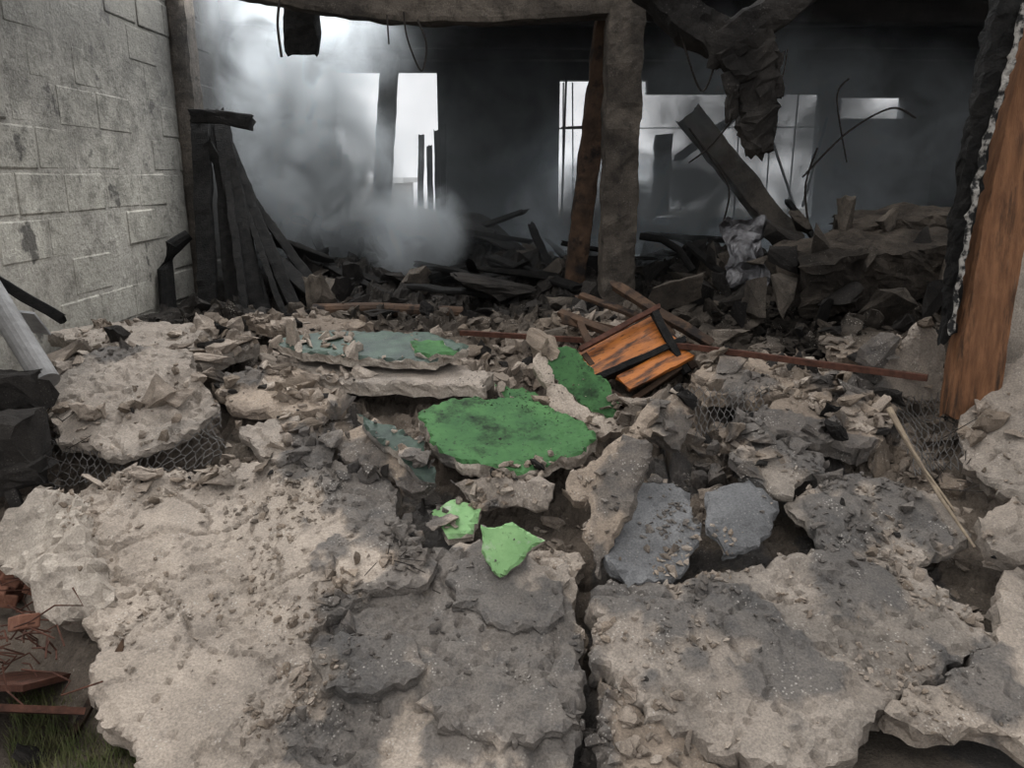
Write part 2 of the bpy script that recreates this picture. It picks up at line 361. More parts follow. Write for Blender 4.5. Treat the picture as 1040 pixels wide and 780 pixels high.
slab(GS,[(290,366),(360,360),(450,366),(500,380),(490,394),(400,392),(330,384)],.06,mat=m_conc_pale,top=m_conc_mid,lift=.13,step=0,cracks=False,bumpy=.014)
slab(GS,[(428,418),(460,404),(520,403),(575,418),(606,446),(580,466),(530,478),(470,468),(436,446)],.07,mat=m_conc_pale,top=m_green,lift=.145,step=0,cracks=False,bumpy=.007,res=.015)
slab(GS,[(362,416,.1),(392,428,.06),(432,448,.03),(440,486,.0),(412,470,.0),(375,440,.05)],.04,mat=m_conc_pale,top=m_greend,lift=.14,step=0,cracks=False,bumpy=.006)
slab(GS,[(486,532,.1),(520,528,.12),(554,548,.08),(530,572,.02),(506,584,.0),(490,560,.03)],.06,mat=m_conc_pale,top=m_greenb,lift=.10,step=0,cracks=False,bumpy=.004,res=.012,jag=.01)
slab(GS,[(436,518),(465,507),(488,516),(480,540),(455,546)],.04,mat=m_conc_pale,top=m_greenb,lift=.04,step=0,cracks=False,bumpy=.006,jag=.012)
slab(GS,[(556,352,.24),(574,356,.22),(632,408,.06),(628,428,.04),(590,412,.04),(565,385,.12)],.05,mat=m_conc_pale,top=m_green,lift=.08,step=0,cracks=False,bumpy=.006,res=.015)
slab(BS,[(538,350,.24),(556,350,.24),(565,388,.12),(592,414,.04),(640,434,.0),(610,440,.0),(560,412,.04)],.07,mat=m_conc,lift=.08,step=0,cracks=False)
slab(GS,[(500,388),(530,392),(556,410),(545,420),(515,408)],.04,mat=m_conc_pale,top=m_green,lift=.12,step=0,cracks=False,bumpy=.006)
slab(GS,[(416,346),(450,344),(462,356),(438,362),(420,358)],.03,mat=m_conc_pale,top=m_green,lift=.235,step=0,cracks=False,bumpy=.006)
# ---------------------------------------------------------------- loose chunks
bvh=BVHTree.FromPolygons(BV,BF)
def templ(k,sub=0,amp=1.0):
    bm=bmesh.new()
    for i in range(k):
        v=Vector((U(-1,1),U(-1,1),U(-1,1))); m=max(abs(v.x),abs(v.y),abs(v.z)); v=v/m*U(.72,1) if R()<.8 else v
        bm.verts.new(v)
    r=bmesh.ops.convex_hull(bm,input=bm.verts[:])
    bmesh.ops.delete(bm,geom=[g for g in r['geom_interior'] if isinstance(g,bmesh.types.BMVert)],context='VERTS')
    bmesh.ops.delete(bm,geom=[v for v in bm.verts if not v.link_faces],context='VERTS')
    if sub:
        bmesh.ops.subdivide_edges(bm,edges=bm.edges[:],cuts=sub,use_grid_fill=True)
        for v in bm.verts: v.co+=(noise.noise_vector(v.co*1.7+Vector((k,k,k)))*.16+noise.noise_vector(v.co*5)*.09+noise.noise_vector(v.co*11)*.05)*amp
    bm.verts.ensure_lookup_table(); bm.normal_update()
    for i,v in enumerate(bm.verts): v.index=i
    V=np.array([v.co[:] for v in bm.verts]); Fc=[tuple(v.index for v in f.verts) for f in bm.faces]; bm.free(); return V,Fc
T0=[templ(7) for _ in range(12)]; T1=[templ(int(U(9,16))) for _ in range(25)]; T2=[templ(int(U(9,14)),3) for _ in range(14)]
def put(mb,x,y,s,flat=None,emb=.3,mi=0,big=False):
    if mi!=3:
        for c,r in GREENS:
            if (x-c.x)**2+(y-c.y)**2<r*r and R()<.93: return
    h=bvh.ray_cast(Vector((x,y,4)),Vector((0,0,-1)))
    if h[0] is None: return
    V,Fc=random.choice(T2 if (big or s>.035) else (T0 if s<.008 else T1))
    fl=flat if flat else U(.25,.9); S=np.array([s*U(.75,1.3),s*U(.55,1),s*fl])
    Mx=np.array((Euler((U(-.4,.4),U(-.4,.4),U(0,6.28))).to_matrix()))
    if fl>.6: Mx=np.array((Euler((U(0,6),U(0,6),U(0,6.28))).to_matrix()))
    Q=(V*S)@Mx.T; zmin=Q[:,2].min(); zz=h[0].z-zmin*(1-emb*2)
    Q=Q+np.array([x,y,zz]); mb.add(Q.tolist(),Fc,mi)
def size(a,b,pw=2.2): return a+(b-a)*(R()**pw)
ch=MB()
def mi_():
    r=R(); return 0 if r<.5 else (1 if r<.82 else (2 if r<.93 else 3))
cnt=0
while cnt<7500:
    x=U(-2.40,2.9); y=U(2.95,5.3)
    s=size(.005,.085,4.8)
    keep=.2+.8*sst(-.1,.35,noise.noise(Vector((x*1.6,y*1.6,2))))
    for c,r in CLEAR:
        if (x-c.x)**2+(y-c.y)**2<r*r*1.1:
            keep*=.18; s=min(s,.014)
    if holef(x,y)>.06: keep*=.15; s*=.4
    if R()>keep: cnt+=.2; continue
    put(ch,x,y,s,mi=mi_()); cnt+=1
cnt=0
while cnt<6500:
    x=U(-1.8,2.4); y=U(1.9,3.15)
    if x<lerpt(y,[1.9,2.9],[-1.0,-1.85]): cnt+=.2; continue
    g=noise.fractal(Vector((x*2.6,y*2.6,7)),.7,2,4)
    if R()>.06+.94*sst(.0,.4,g): cnt+=.1; continue
    put(ch,x,y,size(.002,.016,3.2),mi=random.choice([0,1,2,2,4])); cnt+=1
piles=[(345,622,.09,28,.012,.035,4),(285,722,.08,30,.01,.03,4),(420,560,.10,30,.01,.04,2),(600,560,.08,20,.01,.03,0),(598,660,.05,25,.008,.025,0),(610,740,.10,60,.01,.04,0),
 (660,755,.10,40,.01,.035,0),(300,650,.06,18,.008,.02,1),(215,478,.12,45,.01,.045,0),(330,440,.2,60,.01,.05,0),(150,492,.15,35,.01,.035,2),(870,560,.14,60,.006,.035,0),
 (930,590,.12,50,.006,.03,0),(700,600,.1,30,.008,.025,0),(820,575,.06,3,.03,.045,0),(450,500,.1,26,.01,.04,0),(550,520,.1,26,.01,.035,0),(910,530,.06,4,.03,.045,2),(960,450,.15,40,.01,.05,0),
 (720,430,.15,50,.01,.05,1),(700,385,.12,50,.01,.06,1),(870,430,.2,70,.01,.05,1),(640,470,.1,40,.01,.04,1),(320,400,.2,70,.01,.05,2),(250,352,.2,60,.01,.06,0),(300,332,.25,60,.01,.05,2),
 (620,450,.08,20,.01,.04,1),(990,640,.06,20,.01,.03,0),(455,640,.05,12,.008,.02,1),(500,492,.12,30,.01,.045,2),(420,570,.05,8,.02,.045,2),(795,330,.3,80,.01,.06,1),(560,330,.3,60,.01,.05,1),(440,325,.3,50,.01,.05,1),
 (690,440,.05,12,.02,.05,2),(505,425,.10,170,.002,.006,3),(545,435,.09,140,.002,.006,3),(480,420,.08,80,.002,.005,3),(560,455,.08,40,.002,.005,3),
 (500,512,.08,40,.01,.04,1),(560,540,.07,40,.008,.03,0),(440,545,.07,40,.01,.035,2),(530,500,.08,40,.006,.03,1),(410,590,.06,30,.008,.03,4),(330,650,.12,50,.004,.014,2),(700,590,.15,60,.004,.02,0),
 (60,470,.1,20,.01,.03,2),(720,480,.08,30,.008,.03,0),(820,490,.1,30,.008,.03,1),(940,480,.1,40,.01,.04,0),(980,570,.1,40,.008,.03,0),(900,700,.08,30,.006,.02,0),(790,410,.15,50,.008,.04,0),(900,440,.1,40,.01,.05,1)]
for px,py,r,n_,a,b,mi in piles:
    c=P(px,py)
    for _ in range(n_):
        an=U(0,6.28); d=r*math.sqrt(R())*1.2
        put(ch,c.x+d*math.cos(an),c.y+d*math.sin(an)*1.2,size(a,b,1.8),mi=mi if (R()<.7 or mi==3) else mi_())
for px,py,s in [(575,480,.05),(560,500,.06),(450,535,.06),(880,440,.06),(60,480,.05),(810,400,.06),(295,385,.1),(700,412,.07),(850,395,.07),(690,500,.05),(670,470,.07),
                (240,400,.09),(480,480,.05),(240,340,.12),(370,402,.08),(620,400,.06),(660,430,.06),(90,480,.05),(215,445,.05),(925,425,.07),(915,380,.06),(740,340,.12),(780,350,.12),(700,360,.1),
                (310,400,.1),(270,372,.12),(330,325,.1),(520,345,.08),(500,330,.1),(860,345,.13),(670,400,.1),(350,455,.08),(560,325,.12),(300,440,.08),(450,490,.06),(640,395,.1),(820,360,.1),(560,405,.05)]:
    c=P(px,py,.03); put(ch,c.x,c.y,s,flat=U(.35,.7),mi=random.choice([0,1,2,4]),big=True)
ch.obj('concrete_rubble_chunks',[m_chunk,m_chunk2,m_conc,m_conc_dark,m_conc_tan],attrs=True,recenter=False)
ci=MB()
for _ in range(1700):
    x=U(-2.35,5.0); y=U(5.1,10.0)
    if abs(x-.755)<.25 and abs(y-5.72)<.25: continue
    put(ci,x,y,size(.02,.16,2.5),mi=0 if R()<.8 else 1)
for _ in range(90):
    x=U(1.1,2.4); y=U(4.9,6.2); put(ci,x,y,size(.02,.15,1.8),mi=1)
ci.obj('charred_rubble_chunks',[m_conc_dark,m_conc_smk],recenter=False)
def boulder(name,loc,S,rot,mat,seed):
    random.seed(seed); V,Fc=templ(12,5); Mx=np.array(Euler(rot).to_matrix()); Q=(V*np.array(S))@Mx.T+np.array(loc)
    m=MB(); m.add(Q.tolist(),Fc); return m.obj(name,mat)
w=MB(); w.beam([W(815,282,5.0),W(890,268,5.0),W(968,258,5.1)],.5,.34,.035,.03,side=(0,1,.25),fr=9,ns=14,cr_=1,endj=.12); w.obj('collapsed_concrete_block',m_block_d)
w=MB(); w.beam([W(868,238,5.4),W(930,228,5.4),W(985,236,5.3)],.5,.18,.03,.03,side=(0,1,.1),fr=9,ns=12,taper=1.3,cr_=1,endj=.12); w.obj('collapsed_concrete_block',m_block_d)
random.seed(77)
w=MB()
for px,py,Y,s in [(860,222,5.2,.13),(905,224,5.1,.10),(945,245,4.9,.12),(830,250,4.9,.12),(800,262,4.95,.13),(812,225,5.8,.12),(790,245,5.6,.14),(770,262,5.5,.1),(742,262,5.7,.12),(722,262,5.5,.09),(855,300,4.7,.16),(900,310,4.6,.14),(945,305,4.5,.15),(800,300,4.8,.14),(770,305,4.9,.12),(835,318,4.6,.1),(715,300,5.1,.1),(690,300,5.2,.12),(735,290,5.2,.1),(960,280,4.8,.12),(880,262,4.75,.08),(750,318,4.8,.1),(925,325,4.4,.1),(870,328,4.5,.09)]:
    V,Fc=templ(int(U(8,12)),3,.55); Mx=np.array(Euler((U(0,6),U(0,6),U(0,6))).to_matrix()); S=np.array([s*U(.9,1.4),s*U(.7,1.1),s*U(.35,.8)])
    w.add(((V*S)@Mx.T+np.array(W(px,py,Y)[:])).tolist(),Fc,0 if R()<.5 else 1)
w.obj('broken_block_pile',[m_conc_smk,m_conc_dark])
boulder('concrete_boulder',W(480,290,5.8),(.45,.3,.1),(.0,.12,.2),m_conc_dark,12)
random.seed(21)
# ---------------------------------------------------------------- room shell
XL=-2.6
def M_block(name,c1,c2,dk):
    m=bpy.data.materials.new(name); t,n,l,b=nt(m); g=n.new('ShaderNodeNewGeometry').outputs['Position']
    sep=n.new('ShaderNodeSeparateXYZ'); l.new(g,sep.inputs[0])
    a=noiset(n,l,1.6,6,.6,g); a2=noiset(n,l,9,8,.7,g); fi=noiset(n,l,60,6,.7,g)
    c=mixc(n,l,ramp(n,l,a,.35,.65),c1,c2)
    c=mixc(n,l,ramp(n,l,a2,.50,.66,0,.75),c,dk)
    st=noiset(n,l,2.4,6,.7,g,1.5); c=mixc(n,l,ramp(n,l,st,.52,.66,0,.6),c,dk)
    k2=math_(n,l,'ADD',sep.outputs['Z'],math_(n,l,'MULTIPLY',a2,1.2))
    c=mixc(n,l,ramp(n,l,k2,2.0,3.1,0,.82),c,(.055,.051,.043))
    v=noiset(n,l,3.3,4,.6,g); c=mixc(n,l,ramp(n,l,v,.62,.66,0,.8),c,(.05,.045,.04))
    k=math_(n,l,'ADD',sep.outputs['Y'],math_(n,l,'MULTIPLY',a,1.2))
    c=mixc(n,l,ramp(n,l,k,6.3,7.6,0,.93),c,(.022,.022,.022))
    c=mixc(n,l,1.0,c,mixc(n,l,ramp(n,l,fi,.3,.7),(.75,.75,.75),(1.18,1.18,1.18)),'MULTIPLY')
    l.new(c,b.inputs['Base Color']); b.inputs['Roughness'].default_value=.9
    bp=n.new('ShaderNodeBump'); bp.inputs['Strength'].default_value=.7; bp.inputs['Distance'].default_value=.02
    l.new(math_(n,l,'ADD',a2,math_(n,l,'MULTIPLY',fi,.5)),bp.inputs['Height']); l.new(bp.outputs[0],b.inputs['Normal']); return m
m_block=M_block('painted_block',(.33,.312,.268),(.45,.425,.37),(.20,.187,.158)); m_mortar=M_block('mortar',(.33,.31,.27),(.43,.405,.355),(.18,.167,.142))
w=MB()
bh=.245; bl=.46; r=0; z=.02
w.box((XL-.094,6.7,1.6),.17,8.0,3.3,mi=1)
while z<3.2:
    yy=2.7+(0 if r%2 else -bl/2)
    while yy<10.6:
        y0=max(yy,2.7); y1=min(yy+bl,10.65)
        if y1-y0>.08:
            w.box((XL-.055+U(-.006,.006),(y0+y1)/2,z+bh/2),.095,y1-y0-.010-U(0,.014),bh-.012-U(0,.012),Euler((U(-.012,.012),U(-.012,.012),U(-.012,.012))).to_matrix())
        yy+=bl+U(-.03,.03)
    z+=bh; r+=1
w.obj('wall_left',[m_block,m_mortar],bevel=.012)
w=MB(); w.beam([(XL+.06,6.55,.4),(XL+.06,6.55,3.2)],.16,.2,.012); w.obj('pilaster',m_conc_smk)
yb=10.5
w=MB()
def bw(x0,x1,z0,z1): w.box(((x0+x1)/2,yb+.09,(z0+z1)/2),x1-x0,.18,z1-z0)
bw(XL,-2.25,0,3.2); bw(-2.25,-.94,0,1.15); bw(-2.25,-.94,2.98,3.2); bw(-.94,.6,0,3.2)
bw(.6,3.9,0,1.2); bw(.6,1.7,2.88,3.2); bw(1.7,3.9,2.72,3.2); bw(3.9,4.15,0,3.2); bw(4.15,4.95,0,2.42); bw(4.15,4.95,2.68,3.2); bw(4.95,5.6,0,3.2)
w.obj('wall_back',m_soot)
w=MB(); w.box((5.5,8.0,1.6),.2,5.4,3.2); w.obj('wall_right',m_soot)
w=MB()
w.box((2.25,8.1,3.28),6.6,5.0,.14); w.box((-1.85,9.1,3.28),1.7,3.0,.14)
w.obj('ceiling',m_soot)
w=MB()
for yy in (7.6,9.0,9.9): w.beam([(-2.55,yy,3.12),(5.4,yy,3.12)],.16,.2,.01,.15,side=(0,1,0))
w.obj('ceiling_beams',m_conc_dark)
w=MB(); w.box((2.83,3.6,1.55),1.2,.18,3.1); w.obj('wall_front',m_conc_pale)
# ---------------------------------------------------------------- structural pieces
w=MB(); w.beam([(.755,5.72,.6),(.755,5.72,3.2)],.25,.25,.018,.04); w.obj('concrete_column',m_conc_smk)
w=MB(); w.beam([W(583,288,6.1),W(616,20,6.0)],.16,.13,.014,.05); w.obj('leaning_timber_post',m_brownw)
w=MB(); w.beam([W(215,-22,5.7),W(330,2,5.7),W(420,12,5.7),W(530,10,5.7),W(640,2,5.7),W(700,-14,5.7),W(760,-30,5.7)],.2,.17,.014,.05,side=(0,1,0)); w.obj('sagging_roof_beam',m_conc_smk)
w=MB()
w.beam([W(622,-50,4.25),W(672,-5,4.2),W(708,28,4.2),W(742,46,4.15)],.17,.18,.035,.03,side=(0,1,0),fr=6)
w.beam([W(725,50,4.15),W(760,32,4.1),W(800,2,4.1),W(850,-45,4.1)],.16,.17,.03,.03,side=(0,1,0),fr=6)
w.beam([W(756,48,4.12),W(764,75,4.1),W(766,100,4.1),W(770,152,4.1)],.17,.27,.055,.02,side=(0,1,0),fr=8,taper=.4)
w.beam([W(786,60,4.08),W(786,95,4.08)],.06,.08,.03,.02,side=(0,1,0),fr=12)
w.beam([W(742,80,4.08),W(745,118,4.08)],.05,.06,.03,.02,side=(0,1,0),fr=12)
w.obj('broken_roof_beam',m_conc_dark)
w=MB(); w.beam([W(700,118,7.2),W(803,246,7.0)],.2,.2,.015); w.obj('fallen_concrete_post',m_conc_smk)
w=MB(); w.beam([W(396,60,9.2),W(386,235,9.0)],.19,.19,.01); w.obj('leaning_concrete_post',m_conc_smk)
w=MB(); w.beam([W(674,140,9.6),W(670,215,9.6)],.2,.16,.015); w.beam([W(690,160,8.8),W(770,100,9.2)],.08,.08,.015);w.obj('interior_posts',m_conc_dark)
w=MB()
for a in [((203,115,6.1),(212,325,5.6),.13,.05),((225,128,6.1),(262,320,5.5),.12,.04),((232,150,6.2),(292,300,5.6),.10,.04),((220,118,6.15),(238,322,5.6),.10,.04),((258,215,5.9),(302,318,5.5),.08,.04),((212,150,6.0),(280,262,6.0),.07,.04),((240,180,6.2),(320,290,5.7),.06,.04),
          ((238,210,6.1),(270,315,5.5),.09,.04),((270,255,5.9),(345,322,5.4),.09,.05),((262,240,6.0),(330,262,6.2),.1,.04),((228,160,6.0),(250,318,5.4),.05,.03),((245,200,5.9),(288,318,5.4),.04,.03)]:
    w.beam([W(*a[0]),W(*a[1])],a[2],a[3],.014,.04,fr=5,taper=U(.8,1.3),endj=.08)
w.beam([W(198,118,6.0),W(225,118,6.0),W(252,124,6.0)],.1,.06,.015)
w.obj('charred_timber_stack',m_black)
w=MB(); w.tube([W(192,238,5.9),W(176,250,5.85),W(168,275,5.8),W(172,325,5.7)],[.04,.06,.06,.06],10); w.obj('burnt_tyre_strip',m_black)
w=MB()
for px,t in ((428,140),(436,150),(444,135),(450,128)): w.beam([W(px,t,9.7),W(px+U(-2,2),232,9.7)],.07,.03,.006)
w.obj('burnt_fence_slats',m_black)
w=MB()
for px,t in ((345,150),(338,175),(352,160)): w.beam([W(px,t,9.4),W(px+U(-3,6),240,9.4)],.06,.04,.008)
w.obj('burnt_fence_slats',m_black)
w=MB()
for _ in range(110):
    x=U(-1.9,4.2); y=U(5.9,9.6); L=U(.15,.8)
    z=Hp(x,y)+U(.0,.16); a=U(0,6.28); d=Vector((math.cos(a),math.sin(a),U(-.4,.4)))*L/2
    if abs(x-.755)<.6 and y<6.4: continue
    w.beam([Vector((x,y,z))-d,Vector((x,y,z))+d],U(.02,.11),U(.015,.06),.008,.06,fr=8,ns=2,taper=U(.4,1),endj=.08)
for a,b,ww in [((300,250,6.6),(372,292,6.2),.08),((310,262,6.4),(385,285,6.2),.06),((320,240,6.8),(350,300,6),.07),((290,268,6.2),(360,305,5.9),.07),((330,270,6.2),(395,300,5.9),.05),((450,225,7.6),(470,275,6.8),.08),((540,230,7.2),(560,275,6.6),.07),((800,205,7),(870,300,5.4),.05),((500,262,6.4),(585,292,5.9),.09),((410,290,6),(500,300,5.7),.08),((700,250,6.2),(760,300,5.6),.06)]:
    w.beam([W(*a),W(*b)],ww,.035,.01,.05,ns=3)
w.obj('charred_plank_pile',m_black)
w=MB(); g=[]
for i in range(25):
    for j in range(10):
        t=i/24; x=-.95+1.25*t; yv=7.0+.9*j/9; z=1.0+.34*math.sin(math.pi*min(1,t*1.15))*(.6+.4*j/9)+.04*noise.noise(Vector((x*4,yv*4,0)))
        g.append((x,yv,z))
w.add(g,[(i*10+j,(i+1)*10+j,(i+1)*10+j+1,i*10+j+1) for i in range(24) for j in range(9)])
o=w.obj('burnt_roof_sheet',m_black,smooth=True); o.modifiers.new('s','SOLIDIFY').thickness=.02
w=MB(); w.tube([W(318,316,5.25),W(380,314,5.3),W(470,318,5.35)],[.05,.048,.045],12); w.obj('fallen_wood_pole',m_brownw)
w=MB(); w.tube([W(650,240,6.2),W(672,243,6.15),W(690,254,6.1),W(704,275,6)],.028,10); w.obj('black_bent_pipe',m_black)
w=MB()
for x in (.66,.80,.95,1.2,2.9,3.3,3.6): w.tube([(x,yb+.02,1.2),(x+U(-.05,.05),yb+.02,2.85)],.010,6)
for z in (2.3,): w.tube([(.6,yb+.01,z),(3.9,yb+.01,z+.02)],.009,6)
for a,b in [((575,80,9.8),(570,230,9.6)),((600,85,9.8),(590,230,9.6)),((780,130,8),(812,225,8)),((840,120,8),(815,210,7.8)),((570,130,9.8),(612,128,9.7))]: w.tube([W(*a),W(*b)],.014,6)
w.obj('window_grille',m_wire)
w=MB()
def cable(pts,r=.006):
    pts=[Vector(p) for p in pts]; out=[]
    for i in range(len(pts)-1):
        p0=pts[max(i-1,0)];p1=pts[i];p2=pts[i+1];p3=pts[min(i+2,len(pts)-1)]
        for j in range(8):
            t=j/8; out.append(.5*((2*p1)+(p2-p0)*t+(2*p0-5*p1+4*p2-p3)*t*t+(3*p1-p0-3*p2+p3)*t**3))
    out.append(pts[-1]); w.tube(out,r,6)
cable([W(410,12,5.6),W(414,40,5.6),W(428,72,5.6),(W(433,45,5.6)),W(424,20,5.6)])
cable([W(284,0,5.6),W(282,25,5.6),W(286,58,5.6)],.009); cable([W(393,15,5.6),W(395,45,5.6)])
cable([W(690,30,4.15),W(712,92,4.2),W(728,60,4.15)],.005); cable([W(745,120,4.1),W(722,148,4.3),W(700,165,4.6)],.005)
cable([W(700,130,6.5),W(718,155,6.5),W(740,190,6.4),W(735,225,6.4)],.008); cable([W(815,180,6.2),W(860,135,6.2),W(905,110,6.3),W(930,120,6.3)],.008)
cable([W(830,150,6.4),W(818,190,6.4),W(822,235,6.2)],.009); cable([W(860,165,6.4),W(850,100,6.4),W(862,80,6.4)],.007)
cable([W(760,60,4.1),W(790,85,4.1),(W(800,50,4.1))],.004)
w.obj('hanging_cables',m_wire)
w=MB(); w.beam([W(305,-20,6.0),W(307,52,6.0)],.24,.12,.02,.04); w.obj('burnt_fuse_box',m_black)
w=MB(); c0=W(752,258,5.6); g=[]
for i in range(16):
    for j in range(16):
        p=Vector((-.17+.30*i/15+.05,-.1+.15*j/15,-.24+.46*j/15)); q=p*7; p+=noise.noise_vector(q)*.07+noise.noise_vector(q*2.3)*.045; g.append(c0+p)
w.add(g,[(i*16+j,(i+1)*16+j,(i+1)*16+j+1,i*16+j+1) for i in range(15) for j in range(15)])
w.obj('crumpled_metal_sheet',m_metal).modifiers.new('s','SOLIDIFY').thickness=.006
# ---------------------------------------------------------------- timber post at right
m_post=M_simple('old_orange_post',(.25,.125,.064),(.14,.068,.036),4,.7,0,.6,(10,10,1.2),(.35,.65),.2,[((.03,.02,.015),1.4,.50,.85),((.32,.2,.13),3.0,.60,.5)])
w=MB(); w.beam([W(984,415,3.3),W(992,350,3.32),W(1012,235,3.36),W(1038,120,3.4),W(1062,20,3.42),W(1085,-60,3.42)],.20,.13,.009,.05); w.obj('timber_door_post',m_post)
w=MB(); w.beam([W(963,335,3.33),W(974,240,3.33),W(990,150,3.33),W(1007,70,3.33),W(1023,0,3.33),W(1040,-60,3.33)],.05,.035,.018,.02,fr=18,taper=2.6); w.obj('charred_post_edge',m_black)
w=MB(); w.beam([W(967,330,3.28),W(981,240,3.28),W(1000,150,3.28),W(1022,75,3.28),W(1041,10,3.28)],.02,.015,.016,.02,fr=22,ns=3); w.obj('peeling_paint',m_flake)
# ---------------------------------------------------------------- wooden drawer unit (tipped, broken)
E=bpy.data.objects.new('wooden_drawer',None); sc.collection.objects.link(E)
def part(name,c,s,mat,rot=(0,0,0)):
    m=MB(); sx,sy,sz=s
    m.beam([(-sx/2,0,0),(sx/2,0,0)],sy,sz,.004,.03,side=(0,1,0),fr=9,ns=4,endj=.012,cr_=1)
    o=m.obj(name,mat,recenter=False); o.location=c; o.rotation_euler=rot; o.parent=E; return o
part('front_board_1',(-.02,-.02,.095),(.48,.02,.19),m_orange,(-.25,0,0)); part('front_board_2',(.03,-.07,-.085),(.40,.02,.12),m_orange,(-.45,0,.06))
part('bottom_panel',(0,.14,-.15),(.44,.30,.014),m_brownw); part('rail_top',(0,.12,.19),(.46,.25,.016),m_brownw); part('rail_mid',(0,.06,0.0),(.50,.24,.022),m_brownw,(0,.04,0))
part('side_left',(-.235,.12,.0),(.018,.30,.34),m_brownw); part('side_right',(.235,.12,.0),(.018,.30,.34),m_brownw)
part('back',(0,.27,.0),(.45,.012,.33),m_brownw); part('frame_edge',(0,-.055,-.005),(.54,.03,.03),m_black,(0,.06,.02))
part('frame_post',(.19,-.06,.0),(.03,.03,.38),m_black,(0,.12,0)); part('frame_edge_2',(0,-.06,.195),(.5,.03,.025),m_rust,(0,-.03,0))
E.location=W(648,368,4.0)
bx=(W(694,340,4.15)-W(602,388,3.92)).normalized(); bn=Vector((.15,-.75,.62)); bn=(bn-bx*bn.dot(bx)).normalized(); by=-bn; bz=bx.cross(by)
E.rotation_euler=Matrix((bx,by,bz)).transposed().to_euler()
w=MB()
w.beam([W(570,318,4.35),W(650,350,4.1)],.05,.03,.006); w.beam([W(628,292,4.5),W(720,348,4.2)],.06,.04,.008); w.beam([W(592,385,3.85),W(640,412,3.75)],.05,.03,.006)
w.beam([W(665,318,4.4),W(700,372,4.1)],.06,.03,.006); w.beam([W(575,325,4.3),W(700,352,4.25)],.05,.03,.006); w.beam([W(590,300,4.7),W(672,330,4.4)],.05,.025,.006)
w.beam([W(590,330,4.2),W(612,378,3.95)],.04,.025,.006);w.beam([W(640,408,3.8),W(692,372,3.95)],.03,.02,.004)
w.obj('broken_furniture_slats',m_brownw)
w=MB(); w.beam([W(662,305,4.6),W(710,292,4.7)],.02,.20,.016); w.obj('burnt_cabinet_panel',m_conc_smk)
# ---------------------------------------------------------------- steel bar, cane
w=MB(); w.beam([W(468,338,4.5),W(700,352,4.0),W(942,384,3.35)],.03,.03,.002,.06,side=(0,1,0),ns=1,endj=0); w.obj('rusty_steel_bar',m_rust)
w=MB(); w.tube([P(903,415,.22),P(925,455,.16),P(955,505,.14),P(990,556,.1)],[.014,.010,.007,.005],8); w.tube([P(910,430,.2),P(940,478,.17),P(970,520,.12)],.005,6)
w.obj('broken_cane',m_bamboo)
# ---------------------------------------------------------------- chicken wire
def hexwire(name,corners,nu,nv,r,sag=.03):
    w=MB(); A,B,C,D=[Vector(q) for q in corners]
    def S(u,v):
        u/=nu; v/=nv; p=(A.lerp(B,u)).lerp(D.lerp(C,u),v); return p+noise.noise_vector(p*5)*sag+noise.noise_vector(p*19)*.012
    for i in range(nu):
        for j in range(nv):
            o=.5 if j%2 else 0
            a=S(i+o,j); b=S(i+o,j+.35); l_=S(i+o-.5,j+1) ; r_=S(i+o+.5,j+1)
            w.tube([a,b],r,4,cap=False); w.tube([b,l_],r,4,cap=False); w.tube([b,r_],r,4,cap=False)
    return w.obj(name,m_wiregrey)
hexwire('chicken_wire',[P(25,432,.08),P(232,418,.09),P(222,482,.03),P(40,492,.02)],22,9,.0021,.06)
hexwire('chicken_wire',[P(700,395,.14),P(790,392,.14),P(780,425,.12),P(705,440,.1)],12,6,.002)
hexwire('chicken_wire',[P(905,405,.14),P(985,395,.14),P(1000,480,.05),P(925,480,.06)],12,9,.0022,.05)
w=MB()
for _ in range(26):
    px=U(20,75); py=U(425,475); a=P(px,py,.08); w.tube([a,a+Vector((U(-.12,.12),U(-.08,.08),U(-.06,.1)))],.0018,4)
for k in range(7):
    a=P(U(370,440),U(560,600),.1); w.tube([a,a+Vector((U(-.1,.1),U(-.05,.05),U(-.02,.05)))],.0018,4)
for k in range(14):
    a=P(U(940,1000),U(430,500),.1); w.tube([a,a+Vector((U(-.1,.1),U(-.08,.08),U(-.02,.12)))],.0018,4)
w.obj('loose_lath_wires',m_wire)
# ---------------------------------------------------------------- left margin items
w=MB(); w.tube([W(-25,270,3.6),W(15,335,3.45),W(48,388,3.3)],.055,18); w.obj('grey_pipe',m_pipe)
w=MB(); w.beam([W(-20,275,3.9),W(60,322,3.8)],.05,.03,.006); w.obj('charred_batten',m_black)
w=MB(); w.box(W(10,325,3.75),.3,.01,.22,Euler((.9,.15,.1)).to_matrix()); w.obj('white_sheet_panel',m_white)
w=MB()
w.beam([W(-40,400,3.3),W(40,395,3.25)],.12,.16,.03,.04,side=(0,1,0)); w.beam([W(-40,455,3.1),W(32,450,3.05)],.2,.26,.05,.04,side=(0,1,0),fr=5); w.beam([W(-30,500,2.95),W(35,480,3.0)],.1,.12,.03,.04,side=(0,1,0))
w.beam([W(-20,420,3.2),W(20,520,2.9)],.05,.03,.01,.04); w.obj('charred_scrap_heap',m_conc_dark)
random.seed(5)
w=MB(); w.beam([G0(122,662,.22),G0(70,752,.0)],.026,.022,.004,.04); w.obj('wooden_stick',m_brownw)
w=MB()
w.box(G0(5,720,.12),.38,.02,.42,Euler((1.0,.4,.5)).to_matrix()); w.box(G0(25,690,.06),.3,.02,.25,Euler((1.2,-.2,-.3)).to_matrix())
w.obj('rusty_sheet_scrap',m_rust)
w=MB()
for _ in range(34):
    a=G0(U(-10,60),U(560,680),U(.08,.3)); pts=[a]
    for k in range(4): pts.append(pts[-1]+Vector((U(-.08,.1),U(-.06,.06),U(-.06,.05))))
    w.tube(pts,.003,5)
w.obj('rusty_wire_tangle',m_rust)
w=MB()
